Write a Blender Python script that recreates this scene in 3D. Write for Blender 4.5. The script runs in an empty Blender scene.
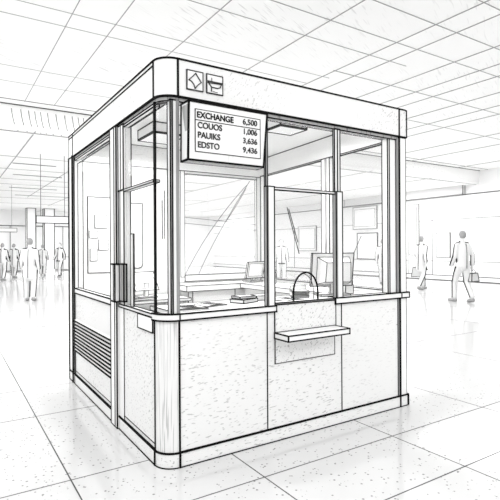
import bpy, bmesh, math, random
from mathutils import Vector, Matrix
random.seed(7)
S = 0.9                       # everything below is laid out in steps of 0.9 m and brought to metres at the end
sc = bpy.context.scene
COL = sc.collection
PI = math.pi

# ------------------------------------------------------------------ materials
def new_mat(name):
    m = bpy.data.materials.new(name); m.use_nodes = True
    nt = m.node_tree; nt.nodes.clear()
    return m, nt, nt.nodes, nt.links

def plain(name, v, rough=0.7, spec=0.2):
    m, nt, N, Lk = new_mat(name)
    o = N.new('ShaderNodeOutputMaterial'); b = N.new('ShaderNodeBsdfPrincipled')
    c = v if isinstance(v, tuple) else (v, v, v)
    b.inputs['Base Color'].default_value = (*c, 1)
    b.inputs['Roughness'].default_value = rough
    b.inputs['Specular IOR Level'].default_value = spec
    Lk.new(b.outputs[0], o.inputs[0])
    return m

def math_node(N, Lk, op, a, b=None, clamp=False):
    n = N.new('ShaderNodeMath'); n.operation = op; n.use_clamp = clamp
    for i, x in enumerate((a, b)):
        if x is None: continue
        if isinstance(x, (int, float)): n.inputs[i].default_value = x
        else: Lk.new(x, n.inputs[i])
    return n.outputs[0]

def stroke_mask(N, Lk, vec, d, along, across, thr, soft, patch=1.3, cover=0.5, seed=0.0):
    """short parallel pencil strokes running along the direction d, in loose patches"""
    d = Vector(d).normalized()
    e1 = d.cross(Vector((0.13, -0.2, 1))).normalized(); e2 = d.cross(e1)
    comps = []
    for ax, s in ((d, along), (e1, across), (e2, across)):
        v = N.new('ShaderNodeVectorMath'); v.operation = 'DOT_PRODUCT'
        Lk.new(vec, v.inputs[0]); v.inputs[1].default_value = tuple(ax * s)
        comps.append(v.outputs['Value'])
    cb = N.new('ShaderNodeCombineXYZ')
    for i in range(3): Lk.new(comps[i], cb.inputs[i])
    no = N.new('ShaderNodeTexNoise'); no.noise_dimensions = '4D'
    no.inputs['W'].default_value = seed
    no.inputs['Scale'].default_value = 1; no.inputs['Detail'].default_value = 1.5
    Lk.new(cb.outputs[0], no.inputs['Vector'])
    st = N.new('ShaderNodeMapRange'); st.clamp = True
    st.inputs['From Min'].default_value = thr; st.inputs['From Max'].default_value = thr + soft
    Lk.new(no.outputs[0], st.inputs[0])
    pn = N.new('ShaderNodeTexNoise'); pn.noise_dimensions = '4D'; pn.inputs['W'].default_value = seed + 3
    pn.inputs['Scale'].default_value = patch; pn.inputs['Detail'].default_value = 2
    Lk.new(vec, pn.inputs['Vector'])
    pr = N.new('ShaderNodeMapRange'); pr.clamp = True
    pr.inputs['From Min'].default_value = 1 - cover - 0.12; pr.inputs['From Max'].default_value = 1 - cover + 0.12
    Lk.new(pn.outputs[0], pr.inputs[0])
    return math_node(N, Lk, 'MULTIPLY', st.outputs[0], pr.outputs[0])

def grained(name, base, dark, d=(0.7, 0.5, 0.45), along=5, across=75, thr=0.56, soft=0.07,
            patch=1.3, cover=0.5, seed=0.0, rough=0.55, spec=0.25):
    m, nt, N, Lk = new_mat(name)
    o = N.new('ShaderNodeOutputMaterial'); b = N.new('ShaderNodeBsdfPrincipled')
    tc = N.new('ShaderNodeTexCoord')
    mk = stroke_mask(N, Lk, tc.outputs['Object'], d, along, across, thr, soft, patch, cover, seed)
    mx = N.new('ShaderNodeMix'); mx.data_type = 'RGBA'
    mx.inputs['A'].default_value = (base, base, base * 0.995, 1)
    mx.inputs['B'].default_value = (dark, dark, dark, 1)
    Lk.new(mk, mx.inputs['Factor']); Lk.new(mx.outputs['Result'], b.inputs['Base Color'])
    b.inputs['Roughness'].default_value = rough
    b.inputs['Specular IOR Level'].default_value = spec
    Lk.new(b.outputs[0], o.inputs[0])
    return m

def glass_mat(name, tint=0.985, gloss=0.035):
    m, nt, N, Lk = new_mat(name)
    o = N.new('ShaderNodeOutputMaterial'); t = N.new('ShaderNodeBsdfTransparent')
    t.inputs[0].default_value = (tint, tint, tint, 1)
    g = N.new('ShaderNodeBsdfGlossy'); g.inputs['Roughness'].default_value = 0.03
    mx = N.new('ShaderNodeMixShader'); mx.inputs[0].default_value = gloss
    Lk.new(t.outputs[0], mx.inputs[1]); Lk.new(g.outputs[0], mx.inputs[2]); Lk.new(mx.outputs[0], o.inputs[0])
    return m

def floor_mat():
    m, nt, N, Lk = new_mat('polished_terrazzo')
    o = N.new('ShaderNodeOutputMaterial'); b = N.new('ShaderNodeBsdfPrincipled')
    tc = N.new('ShaderNodeTexCoord')
    vo = N.new('ShaderNodeTexVoronoi'); vo.inputs['Scale'].default_value = 31
    Lk.new(tc.outputs['Object'], vo.inputs['Vector'])
    # a cell holds a fleck only where its own random value is high
    sp = N.new('ShaderNodeSeparateColor'); Lk.new(vo.outputs['Color'], sp.inputs[0])
    keep = math_node(N, Lk, 'GREATER_THAN', sp.outputs[0], 0.18)
    size = math_node(N, Lk, 'MULTIPLY', sp.outputs[1], 0.16)
    near = math_node(N, Lk, 'LESS_THAN', vo.outputs['Distance'], math_node(N, Lk, 'ADD', size, 0.09))
    fleck = math_node(N, Lk, 'MULTIPLY', keep, near)
    # the flecked paving field lies round the booth, fading into plain slabs
    dist = N.new('ShaderNodeVectorMath'); dist.operation = 'DISTANCE'
    Lk.new(tc.outputs['Object'], dist.inputs[0]); dist.inputs[1].default_value = (1.15 * S, 0.9 * S, 0)
    pn = N.new('ShaderNodeTexNoise'); pn.inputs['Scale'].default_value = 1.6; pn.inputs['Detail'].default_value = 3
    Lk.new(tc.outputs['Object'], pn.inputs['Vector'])
    wob = math_node(N, Lk, 'ADD', dist.outputs['Value'], math_node(N, Lk, 'MULTIPLY', pn.outputs[0], 1.6))
    fd = N.new('ShaderNodeMapRange'); fd.clamp = True
    fd.inputs['From Min'].default_value = 3.0; fd.inputs['From Max'].default_value = 4.3
    fd.inputs['To Min'].default_value = 1; fd.inputs['To Max'].default_value = 0
    Lk.new(wob, fd.inputs[0])
    mk = math_node(N, Lk, 'MULTIPLY', fleck, fd.outputs[0])
    mk = math_node(N, Lk, 'MULTIPLY', mk, 0.8)
    mx = N.new('ShaderNodeMix'); mx.data_type = 'RGBA'
    mx.inputs['A'].default_value = (0.66, 0.66, 0.66, 1); mx.inputs['B'].default_value = (0.16, 0.16, 0.16, 1)
    Lk.new(mk, mx.inputs['Factor']); Lk.new(mx.outputs['Result'], b.inputs['Base Color'])
    b.inputs['Roughness'].default_value = 0.10
    b.inputs['Specular IOR Level'].default_value = 0.5
    Lk.new(b.outputs[0], o.inputs[0])
    return m

INK = plain('dark_edge', 0.008, 0.8, 0.05)
INK2 = plain('charcoal_edge', 0.05, 0.8, 0.05)
GREY = plain('grey_line', 0.10, 0.8, 0.05)
CLINE = plain('ceiling_joint', 0.34, 0.8, 0.0)
PALE = plain('pale_grey_line', 0.22, 0.8, 0.05)
SHADE = plain('graphite_strip_and_shade', 0.30, 0.7, 0.1)  # grey post strips, including a jamb's shaded side put in as colour
MID = grained('grey_metal', 0.42, 0.2, d=(0, 0, 1), along=3, across=60, cover=0.7, seed=5)
PANEL = grained('grained_white_laminate', 0.80, 0.46, d=(0.97, 0.25, 0.05), along=2.0, across=90, thr=0.605, soft=0.06, patch=0.9, cover=0.52, seed=1)
PANEL2 = grained('diagonal_grained_laminate', 0.78, 0.44, d=(0.55, -0.55, 0.62), along=1.8, across=80, thr=0.595, soft=0.06, patch=1.1, cover=0.56, seed=2)
FASCIA = grained('brushed_white_fascia', 0.84, 0.50, d=(0.5, -0.4, 0.7), along=7, across=80, thr=0.58, cover=0.5, seed=3)
COLM = grained('streaked_column_metal', 0.78, 0.45, d=(0.02, 0.01, 1), along=1.5, across=120, thr=0.55, cover=0.6, seed=4)
WHITE = grained('white_painted_metal', 0.86, 0.62, d=(0.3, 0.2, 1), along=4, across=60, thr=0.62, cover=0.35, seed=6)
PAPER = plain('white_paper', 0.88, 0.8, 0.1)
INNER = grained('interior_white_panel', 0.84, 0.62, d=(0.9, 0.6, 0.3), along=4, across=60, thr=0.6, cover=0.4, seed=8)
GLASS = glass_mat('clear_glass')
CEIL = grained('white_ceiling_tile', 0.86, 0.66, d=(0.86, 0.4, 0), along=2.6, across=34, thr=0.60, soft=0.06, patch=0.45, cover=0.46, seed=9, rough=0.9, spec=0.0)
WALL = plain('white_wall', 0.86, 0.9, 0.0)
FLOOR = floor_mat()
PLINE = plain('dark_seam', 0.03, .9, 0)
CLOTH = plain('white_cloth', 0.72, 0.95, 0.0)
CLOTH2 = plain('pale_grey_cloth', 0.66, 0.95, 0.0)
SKIN = plain('pale_skin', 0.74, 0.8, 0.1)
HAIR = plain('grey_hair', 0.34, 0.9, 0.1)

# ------------------------------------------------------------------ mesh builder
class MB:
    def __init__(s): s.v = []; s.f = []; s.m = []; s.sm = []
    def add(s, vs, fs, mat=0, smooth=False):
        b = len(s.v); s.v += [tuple(v) for v in vs]
        for f in fs: s.f.append([i + b for i in f]); s.m.append(mat); s.sm.append(smooth)
        return s
    def bar(s, p, q, r, mat=1):
        """square bar from p to q"""
        p = Vector(p); q = Vector(q); d = q - p
        if d.length < 1e-6: return s
        d.normalize(); up = Vector((0, 0, 1)) if abs(d.z) < 0.9 else Vector((1, 0, 0))
        a = d.cross(up).normalized() * r; b = d.cross(a).normalized() * r
        e = d * r * 0.9
        vs = [c + o for c in (p - e, q + e) for o in (a + b, a - b, -a - b, b - a)]
        return s.add(vs, [(0, 1, 2, 3), (7, 6, 5, 4), (0, 4, 5, 1), (1, 5, 6, 2), (2, 6, 7, 3), (3, 7, 4, 0)], mat)
    def path(s, pts, r, mat=1, closed=False):
        n = len(pts)
        for i in range(n if closed else n - 1): s.bar(pts[i], pts[(i + 1) % n], r, mat)
        return s
    def hexa(s, c, mat=0, ink=0.0, inkmat=1):
        """c: 4 bottom corners (ccw) then 4 top corners"""
        s.add(c, [(3, 2, 1, 0), (4, 5, 6, 7), (0, 1, 5, 4), (1, 2, 6, 5), (2, 3, 7, 6), (3, 0, 4, 7)], mat)
        if ink:
            for i in range(4):
                s.bar(c[i], c[(i + 1) % 4], ink, inkmat); s.bar(c[4 + i], c[4 + (i + 1) % 4], ink, inkmat); s.bar(c[i], c[4 + i], ink, inkmat)
        return s
    def box(s, x0, x1, y0, y1, z0, z1, mat=0, ink=0.0, inkmat=1):
        return s.hexa([(x0, y0, z0), (x1, y0, z0), (x1, y1, z0), (x0, y1, z0), (x0, y0, z1), (x1, y0, z1), (x1, y1, z1), (x0, y1, z1)], mat, ink, inkmat)
    def slab(s, p, q, t0, t1, z0, z1, mat=0, ink=0.0, inkmat=1):
        """upright slab along the plan segment p-q, from t0 to t1 to its left"""
        p = Vector((p[0], p[1])); q = Vector((q[0], q[1])); d = (q - p).normalized(); n = Vector((-d.y, d.x))
        a, b, c, e = p + n * t0, q + n * t0, q + n * t1, p + n * t1
        return s.hexa([(a.x, a.y, z0), (b.x, b.y, z0), (c.x, c.y, z0), (e.x, e.y, z0), (a.x, a.y, z1), (b.x, b.y, z1), (c.x, c.y, z1), (e.x, e.y, z1)], mat, ink, inkmat)
    def prism(s, poly, z0, z1, mat=0, ink=0.0, inkmat=1, smooth=False, verts_ink=()):
        n = len(poly); vs = [(x, y, z0) for x, y in poly] + [(x, y, z1) for x, y in poly]
        s.add(vs, [tuple(range(n - 1, -1, -1)), tuple(range(n, 2 * n))], mat)
        s.add(vs, [(i, (i + 1) % n, n + (i + 1) % n, n + i) for i in range(n)], mat, smooth)
        if ink:
            s.path([(x, y, z0) for x, y in poly], ink, inkmat, True); s.path([(x, y, z1) for x, y in poly], ink, inkmat, True)
            for i in verts_ink: s.bar((*poly[i], z0), (*poly[i], z1), ink, inkmat)
        return s
    def ring(s, outer, inner, z0, z1, mat=0, ink=0.0, ink_inner=0.0, closed=True, inkmat=1):
        n = len(outer); k = n if closed else n - 1
        vs = [(*p, z0) for p in outer] + [(*p, z1) for p in outer] + [(*p, z0) for p in inner] + [(*p, z1) for p in inner]
        fs = []
        for i in range(k):
            j = (i + 1) % n
            fs += [(i, j, n + j, n + i), (2 * n + j, 2 * n + i, 3 * n + i, 3 * n + j), (n + i, n + j, 3 * n + j, 3 * n + i), (j, i, 2 * n + i, 2 * n + j)]
        if not closed: fs += [(0, n, 3 * n, 2 * n), (n - 1, 3 * n - 1, 4 * n - 1, 2 * n - 1)]
        s.add(vs, fs, mat)
        if ink:
            s.path([(*p, z0) for p in outer], ink, inkmat, closed); s.path([(*p, z1) for p in outer], ink, inkmat, closed)
        if ink_inner:
            s.path([(*p, z0) for p in inner], ink_inner, inkmat, closed)
        return s
    def tube(s, pts, rad, mat=0, seg=8, smooth=True, sub=0):
        """round tapered tube with rounded ends through pts"""
        pts = [Vector(p) for p in pts]; rad = [rad] * len(pts) if isinstance(rad, (int, float)) else list(rad)
        d0 = (pts[1] - pts[0]).normalized(); d1 = (pts[-1] - pts[-2]).normalized()
        pp = [pts[0] - d0 * rad[0] * .8] + [pts[0] - d0 * rad[0] * .5] + pts + [pts[-1] + d1 * rad[-1] * .5] + [pts[-1] + d1 * rad[-1] * .8]
        rr = [rad[0] * .35, rad[0] * .82] + rad + [rad[-1] * .82, rad[-1] * .35]
        vs = []; a = None
        for i, p in enumerate(pp):
            d = (pp[min(i + 1, len(pp) - 1)] - pp[max(i - 1, 0)]).normalized()
            if a is None:
                a = d.cross(Vector((0.1, 1, 0.05)) if abs(d.y) < .9 else Vector((1, 0, 0))).normalized()
            else: a = (a - d * a.dot(d)).normalized()
            b = d.cross(a)
            vs += [p + (a * math.cos(2 * PI * k / seg) + b * math.sin(2 * PI * k / seg)) * rr[i] for k in range(seg)]
        n = len(pp)
        fs = [(i * seg + k, i * seg + (k + 1) % seg, (i + 1) * seg + (k + 1) % seg, (i + 1) * seg + k) for i in range(n - 1) for k in range(seg)]
        fs += [tuple(range(seg - 1, -1, -1)), tuple((n - 1) * seg + k for k in range(seg))]
        return s.add(vs, fs, mat, smooth)
    def ball(s, c, r, mat=0, nu=14, nv=10):
        c = Vector(c); r = (r, r, r) if isinstance(r, (int, float)) else r
        vs = [(c.x, c.y, c.z - r[2])]
        for j in range(1, nv):
            t = PI * j / nv
            vs += [(c.x + r[0] * math.sin(t) * math.cos(2 * PI * k / nu), c.y + r[1] * math.sin(t) * math.sin(2 * PI * k / nu), c.z - r[2] * math.cos(t)) for k in range(nu)]
        vs.append((c.x, c.y, c.z + r[2])); top = len(vs) - 1
        fs = [(0, 1 + (k + 1) % nu, 1 + k) for k in range(nu)]
        for j in range(nv - 2):
            fs += [(1 + j * nu + k, 1 + j * nu + (k + 1) % nu, 1 + (j + 1) * nu + (k + 1) % nu, 1 + (j + 1) * nu + k) for k in range(nu)]
        b = 1 + (nv - 2) * nu; fs += [(b + k, b + (k + 1) % nu, top) for k in range(nu)]
        return s.add(vs, fs, mat, True)
    def mesh(s, name, mats):
        me = bpy.data.meshes.new(name); me.from_pydata(s.v, [], s.f)
        for m in mats: me.materials.append(m)
        me.polygons.foreach_set('material_index', s.m); me.polygons.foreach_set('use_smooth', s.sm)
        me.update(); return me
    def build(s, name, mats, parent=None, loc=None, rot=None):
        if not isinstance(mats, (list, tuple)): mats = [mats]
        if len(mats) == 1: mats = [mats[0], INK]
        o = bpy.data.objects.new(name, s.mesh(name, mats)); COL.objects.link(o)
        if parent: o.parent = parent
        if loc: o.location = loc
        if rot: o.rotation_euler = rot
        return o

def empty(name, loc=(0, 0, 0), rz=0):
    o = bpy.data.objects.new(name, None); COL.objects.link(o); o.location = loc; o.rotation_euler = (0, 0, rz)
    o.empty_display_size = 0.2
    return o
def tag(o, label=None, cat=None, group=None, kind=None):
    if label: o['label'] = label
    if cat: o['category'] = cat
    if group: o['group'] = group
    if kind: o['kind'] = kind
    return o
def text_mesh(name, body, size, M, mat, parent, bold=0.012, align='LEFT', xs=1.0):
    cu = bpy.data.curves.new(name, 'FONT'); cu.body = body; cu.size = size; cu.align_x = align
    cu.extrude = 0.0025; cu.offset = bold * size
    t = bpy.data.objects.new(name, cu); COL.objects.link(t)
    bpy.context.view_layer.update()
    me = bpy.data.meshes.new_from_object(t.evaluated_get(bpy.context.evaluated_depsgraph_get()))
    bpy.data.objects.remove(t)
    me.transform(Matrix.Diagonal((xs, 1, 1, 1))); me.transform(M)
    me.materials.clear(); me.materials.append(mat); me.name = name
    o = bpy.data.objects.new(name, me); COL.objects.link(o); o.parent = parent
    return o

B = 0.0066    # bold edge
T = 0.0044    # thin edge
# ================================================================== hall
g = MB(); g.box(-14, 40, -14, 60, -0.12, 0, 0)
jr = 0.0048
for y, a, b in ((2.745, -14, 0.0), (1.74, -14, 0.0), (0.245, -14, 0.0), (-0.457, -0.565, 18.8), (-1.127, .57, 18.8), (2.05, 3.2, 18.8), (-1.9, -14, 18.8),
                (4.6, -14, 18.8), (7.4, -14, 18.8), (10.6, -14, 18.8), (14.5, -14, 18.8), (19, -14, 18.8), (25, -14, 18.8)):
    w = jr if y < 5 else 0.012
    g.box(a, b, y - w, y + w, 0, 0.0006, 1 if y < 8 else 2)
for x, a, b in ((-0.575, -14, 34), (0.568, -6, 0), (1.88, -6, 0), (3.2, -6, 30), (5.2, -6, 30), (8.1, -6, 30), (11.5, -6, 30), (15, -6, 30), (-2.6, -6, 34), (-5.2, -6, 34)):
    w = jr if x < 6 else 0.012
    g.box(x - w, x + w, a, b, 0, 0.0006, 1 if x < 8 else 2)
tag(g.build('floor', [FLOOR, GREY, PALE]), kind='structure')

ZC, YD, ZD = 5.0, 9.15, 4.42
g = MB(); g.box(-14, 19.1, -14, YD, ZC, ZC + .1, 0); g.box(-14, 19.1, YD, 36, ZD, ZD + .1, 0)
def cl(a, b, r=0.006, m=2): g.bar(a, b, r, m)
for x, a, b in ((0.27, 3.1, 8.8), (0.9, -4, 8.7), (2.02, -4, 4.7), (3.57, -4, 5.0), (5.03, -4, 6), (5.55, .4, 6), (6.6, -1, 6.5), (7.4, -4, 6.5),
                (8.0, 0.5, 8), (9.0, -1, 7), (9.95, 1, 8), (10.68, 1, 8.5), (12.7, -2, 9), (14.2, -2, YD), (17.2, -2, YD), (-1.3, -4, 9), (-3, -4, 9)):
    cl((x, a, ZC), (x, b, ZC), 0.0055 + .0006 * max(0, x))
for y, a, b in ((3.96, -4, 5.2), (4.43, -1, 5), (6.59, -4, 7), (7.5, -4, 6), (2.72, 1.5, 6), (2.12, 2.0, 12), (1.37, 3.0, 12),
                (3.6, 5, 16), (0.6, 2, 14), (-0.4, 2, 14), (5.2, 6, 18)):
    cl((a, y, ZC), (b, y, ZC), 0.0055 + .0005 * max(0, a))
for x in (14.2, 17.2): g.bar((x, -2, ZC), (x, YD, ZC), 0.013, 1)
# low rear ceiling
for x, a, b in ((0.55, YD, 20), (2.5, 11, 25), (4.4, YD, 30), (6.5, YD, 30), (9, YD, 30), (12, YD, 30), (15.5, YD, 30)):
    cl((x, a, ZD), (x, b, ZD), 0.012)
for y, a, b in ((12.8, -2, 5), (15.3, -2, 9), (17.9, -2, 9), (19.6, 0, 6), (22.2, -2, 12), (25.6, -2, 12), (29, 0, 14)):
    cl((a, y, ZD), (b, y, ZD), 0.012)
for y, a, b in ((14.0, .6, 1.9), (16.6, .9, 2.6), (20.8, 1.2, 3.2), (24, 1.8, 4.5)):
    cl((a, y, ZD), (b, y, ZD), 0.02, 1)
tag(g.build('ceiling', [CEIL, PALE, CLINE]), kind='structure')
# cove where the ceiling steps down
g = MB(); n = 8
prof = [(YD - 0.02 + 0.42 * (1 - math.cos(PI / 2 * i / n)) * 0.4, ZC - (ZC - ZD + .02) * math.sin(PI / 2 * i / n)) for i in range(n + 1)]
vs = []
for x in (-14, 19.0):
    vs += [(x, y, z) for y, z in prof] + [(x, y + .12, z) for y, z in prof]
m_ = 2 * (n + 1); fs = []
for i in range(n):
    fs += [(i, i + 1, m_ + i + 1, m_ + i), (n + 1 + i + 1, n + 1 + i, m_ + n + 1 + i, m_ + n + 1 + i + 1)]
fs += [(n, 2 * n + 1, m_ + 2 * n + 1, m_ + n), (0, m_, m_ + n + 1, n + 1)]
g.add(vs, fs, 0)
g.bar((-14, YD - .02, ZC - .01), (19, YD - .02, ZC - .01), .012, 1); g.bar((-14, YD - .40, ZC), (19, YD - .40, ZC), .010, 1)
g.bar((-14, prof[-1][0], prof[-1][1]), (19, prof[-1][0], prof[-1][1]), .010, 2)
for k in range(11):
    x0 = 0.02 + .165 * k
    pts = [(x0 + .20 * (i / n) ** 1.5 + .04 * math.sin(k), prof[i][0] - .012, prof[i][1]) for i in range(1, n)]
    g.path(pts, .0055, 1)
tag(g.build('trim_1', [CEIL, GREY, PALE]), kind='structure')

# right wall with dado, shopfront lines
KX = 18.83
g = MB(); g.box(KX, KX + .25, -14, 35, 0, ZC, 0)
def wl(y0, z0, y1, z1, r=.016, m=2): g.bar((KX - .005, y0, z0), (KX - .005, y1, z1), r, m)
for z, r, m in ((2.9, .012, 2), (0.92, .012, 2), (4.0, .018, 1)): wl(2, z, 34, z, r, m)
for y in (11.6, 19.0, 22.5, 25.5): wl(y, 0.2, y, 3.02)
tag(g.build('wall_right', [WALL, GREY, PALE]), kind='structure')
g = MB(); g.box(KX - .06, KX, -14, 35, 0, 0.24, 0); g.bar((KX - .06, 2, .24), (KX - .06, 34, .24), .016, 1); g.bar((KX - .06, 2, .02), (KX - .06, 34, .02), .02, 1)
tag(g.build('baseboard_right', [WALL, GREY, PALE]), kind='structure')
g = MB(); g.box(KX - .05, KX + .0, 12.35, 13.0, 0.25, 3.75, 0, .014, 2); g.box(KX - .08, KX - .05, 12.45, 12.9, 1.2, 3.6, 0, .01, 2)
tag(g.build('door_1', [WALL, GREY, PALE]), kind='structure')
g = MB(); g.box(-14, 19.0, 34.9, 35.2, 0, ZD + .5, 0)
g.bar((-6, 34.88, 1.0), (14, 34.88, 1.0), .02, 2); g.bar((-6, 34.88, 0.05), (14, 34.88, 0.05), .025, 2)
for x in (1.6, 2.7, 6.3, 7.7): g.bar((x, 34.88, 0.05), (x, 34.88, 3.3), .02, 2)
g.bar((1.6, 34.88, 3.3), (7.7, 34.88, 3.3), .025, 1)
tag(g.build('wall_far', [WALL, GREY, PALE]), kind='structure')

# shop sign band and posters on the right wall
g = MB(); g.box(KX - .18, KX - .01, 9.84, 17.5, 4.0, 4.6, 0, .017, 2)
o = g.build('sign_panel', [plain('pale_sign_face', 0.70, .8, 0), GREY, PALE])
tag(o, 'long blank pale sign band high on the far right wall', 'sign')
def poster(name, y0, y1, z0, z1, label, inner=True, m=2, r=.014):
    g = MB(); g.box(KX - .06, KX - .02, y0, y1, z0, z1, 0, r, m)
    if inner: g.box(KX - .07, KX - .06, y0 + .12, y1 - .12, z0 + .14, z1 - .14, 0, r * .6, 2)
    return tag(g.build(name, [PAPER, GREY, PALE]), label, 'poster')
poster('poster', 10.6, 11.33, 1.1, 2.27, 'small upright poster on the right wall between the two walkers', False)
poster('poster', 15.07, 16.57, 0.95, 2.40, 'dark framed picture on the far wall seen through the right glass pane', False, 1, .02)
poster('display_panel', 15.1, 16.9, 2.65, 3.9, 'tall pale panel mounted above the dark framed picture')
poster('display_panel', 20.2, 22.0, 1.4, 3.0, 'pale framed panel on the far wall behind the ticket window')

# columns at the left
for i, (x0, x1, lb) in enumerate(((3.45, 4.0, 'left of the two square white hall columns in the far left distance'),
                                  (4.55, 5.2, 'wider right one of the two square white hall columns far left'))):
    g = MB(); g.box(x0, x1, 32.2, 32.8, 0, ZD, 0, .028, 1); g.box(x0 - .04, x1 + .04, 32.16, 32.84, 0, .22, 0, .012, 2)
    tag(g.build('column', [WALL, GREY, PALE]), lb, 'column')
# hanging signs
r = empty('hanging_sign', (0.98, 12, 2.375))
tag(r, 'blank rectangular board hung from the low ceiling beside the left walker', 'sign')
g = MB(); g.box(0, .9, -.05, .05, 0, .205, 0, .010); g.build('sign_board', [WHITE, INK2], r)
for x in (.13, .80):
    g = MB(); g.tube([(x, 0, .21), (x, 0, ZD - 2.38)], .008, 0, 6); g.build('hanger_rod', GREY, r)
r = empty('hanging_sign', (0.2, 20, 2.36))
tag(r, 'blank board hung from the ceiling at the left edge, further back', 'sign')
g = MB(); g.box(0, 1.2, -.05, .05, 0, .17, 0, .010); g.build('sign_board', [WHITE, GREY], r)
for x in (.2, 1.0):
    g = MB(); g.tube([(x, 0, .17), (x, 0, ZD - 2.36)], .007, 0, 6); g.build('hanger_rod', PALE, r)

# ================================================================== people
def fuse(mb, name, mats, voxel, parent=None, smooth=6):
    me = mb.mesh(name, mats[:1])
    t = bpy.data.objects.new(name, me); COL.objects.link(t)
    md = t.modifiers.new('r', 'REMESH'); md.mode = 'VOXEL'; md.voxel_size = voxel; md.use_smooth_shade = True
    sm = t.modifiers.new('s', 'SMOOTH'); sm.factor = .5; sm.iterations = smooth
    bpy.context.view_layer.update()
    out = bpy.data.meshes.new_from_object(t.evaluated_get(bpy.context.evaluated_depsgraph_get()))
    bpy.data.objects.remove(t); out.materials.clear()
    for m in mats: out.materials.append(m)
    out.polygons.foreach_set('use_smooth', [True] * len(out.polygons))
    return out
def join_lines(me, lines, mat):
    """add thin seam lines (lists of points) to a mesh as material slot 1"""
    bm = bmesh.new(); bm.from_mesh(me); g = MB()
    for pts, r in lines: g.path(pts, r)
    vs = [bm.verts.new(v) for v in g.v]
    for f in g.f:
        fc = bm.faces.new([vs[i] for i in f]); fc.material_index = 1
    bm.to_mesh(me); bm.free()
    return me

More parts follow.
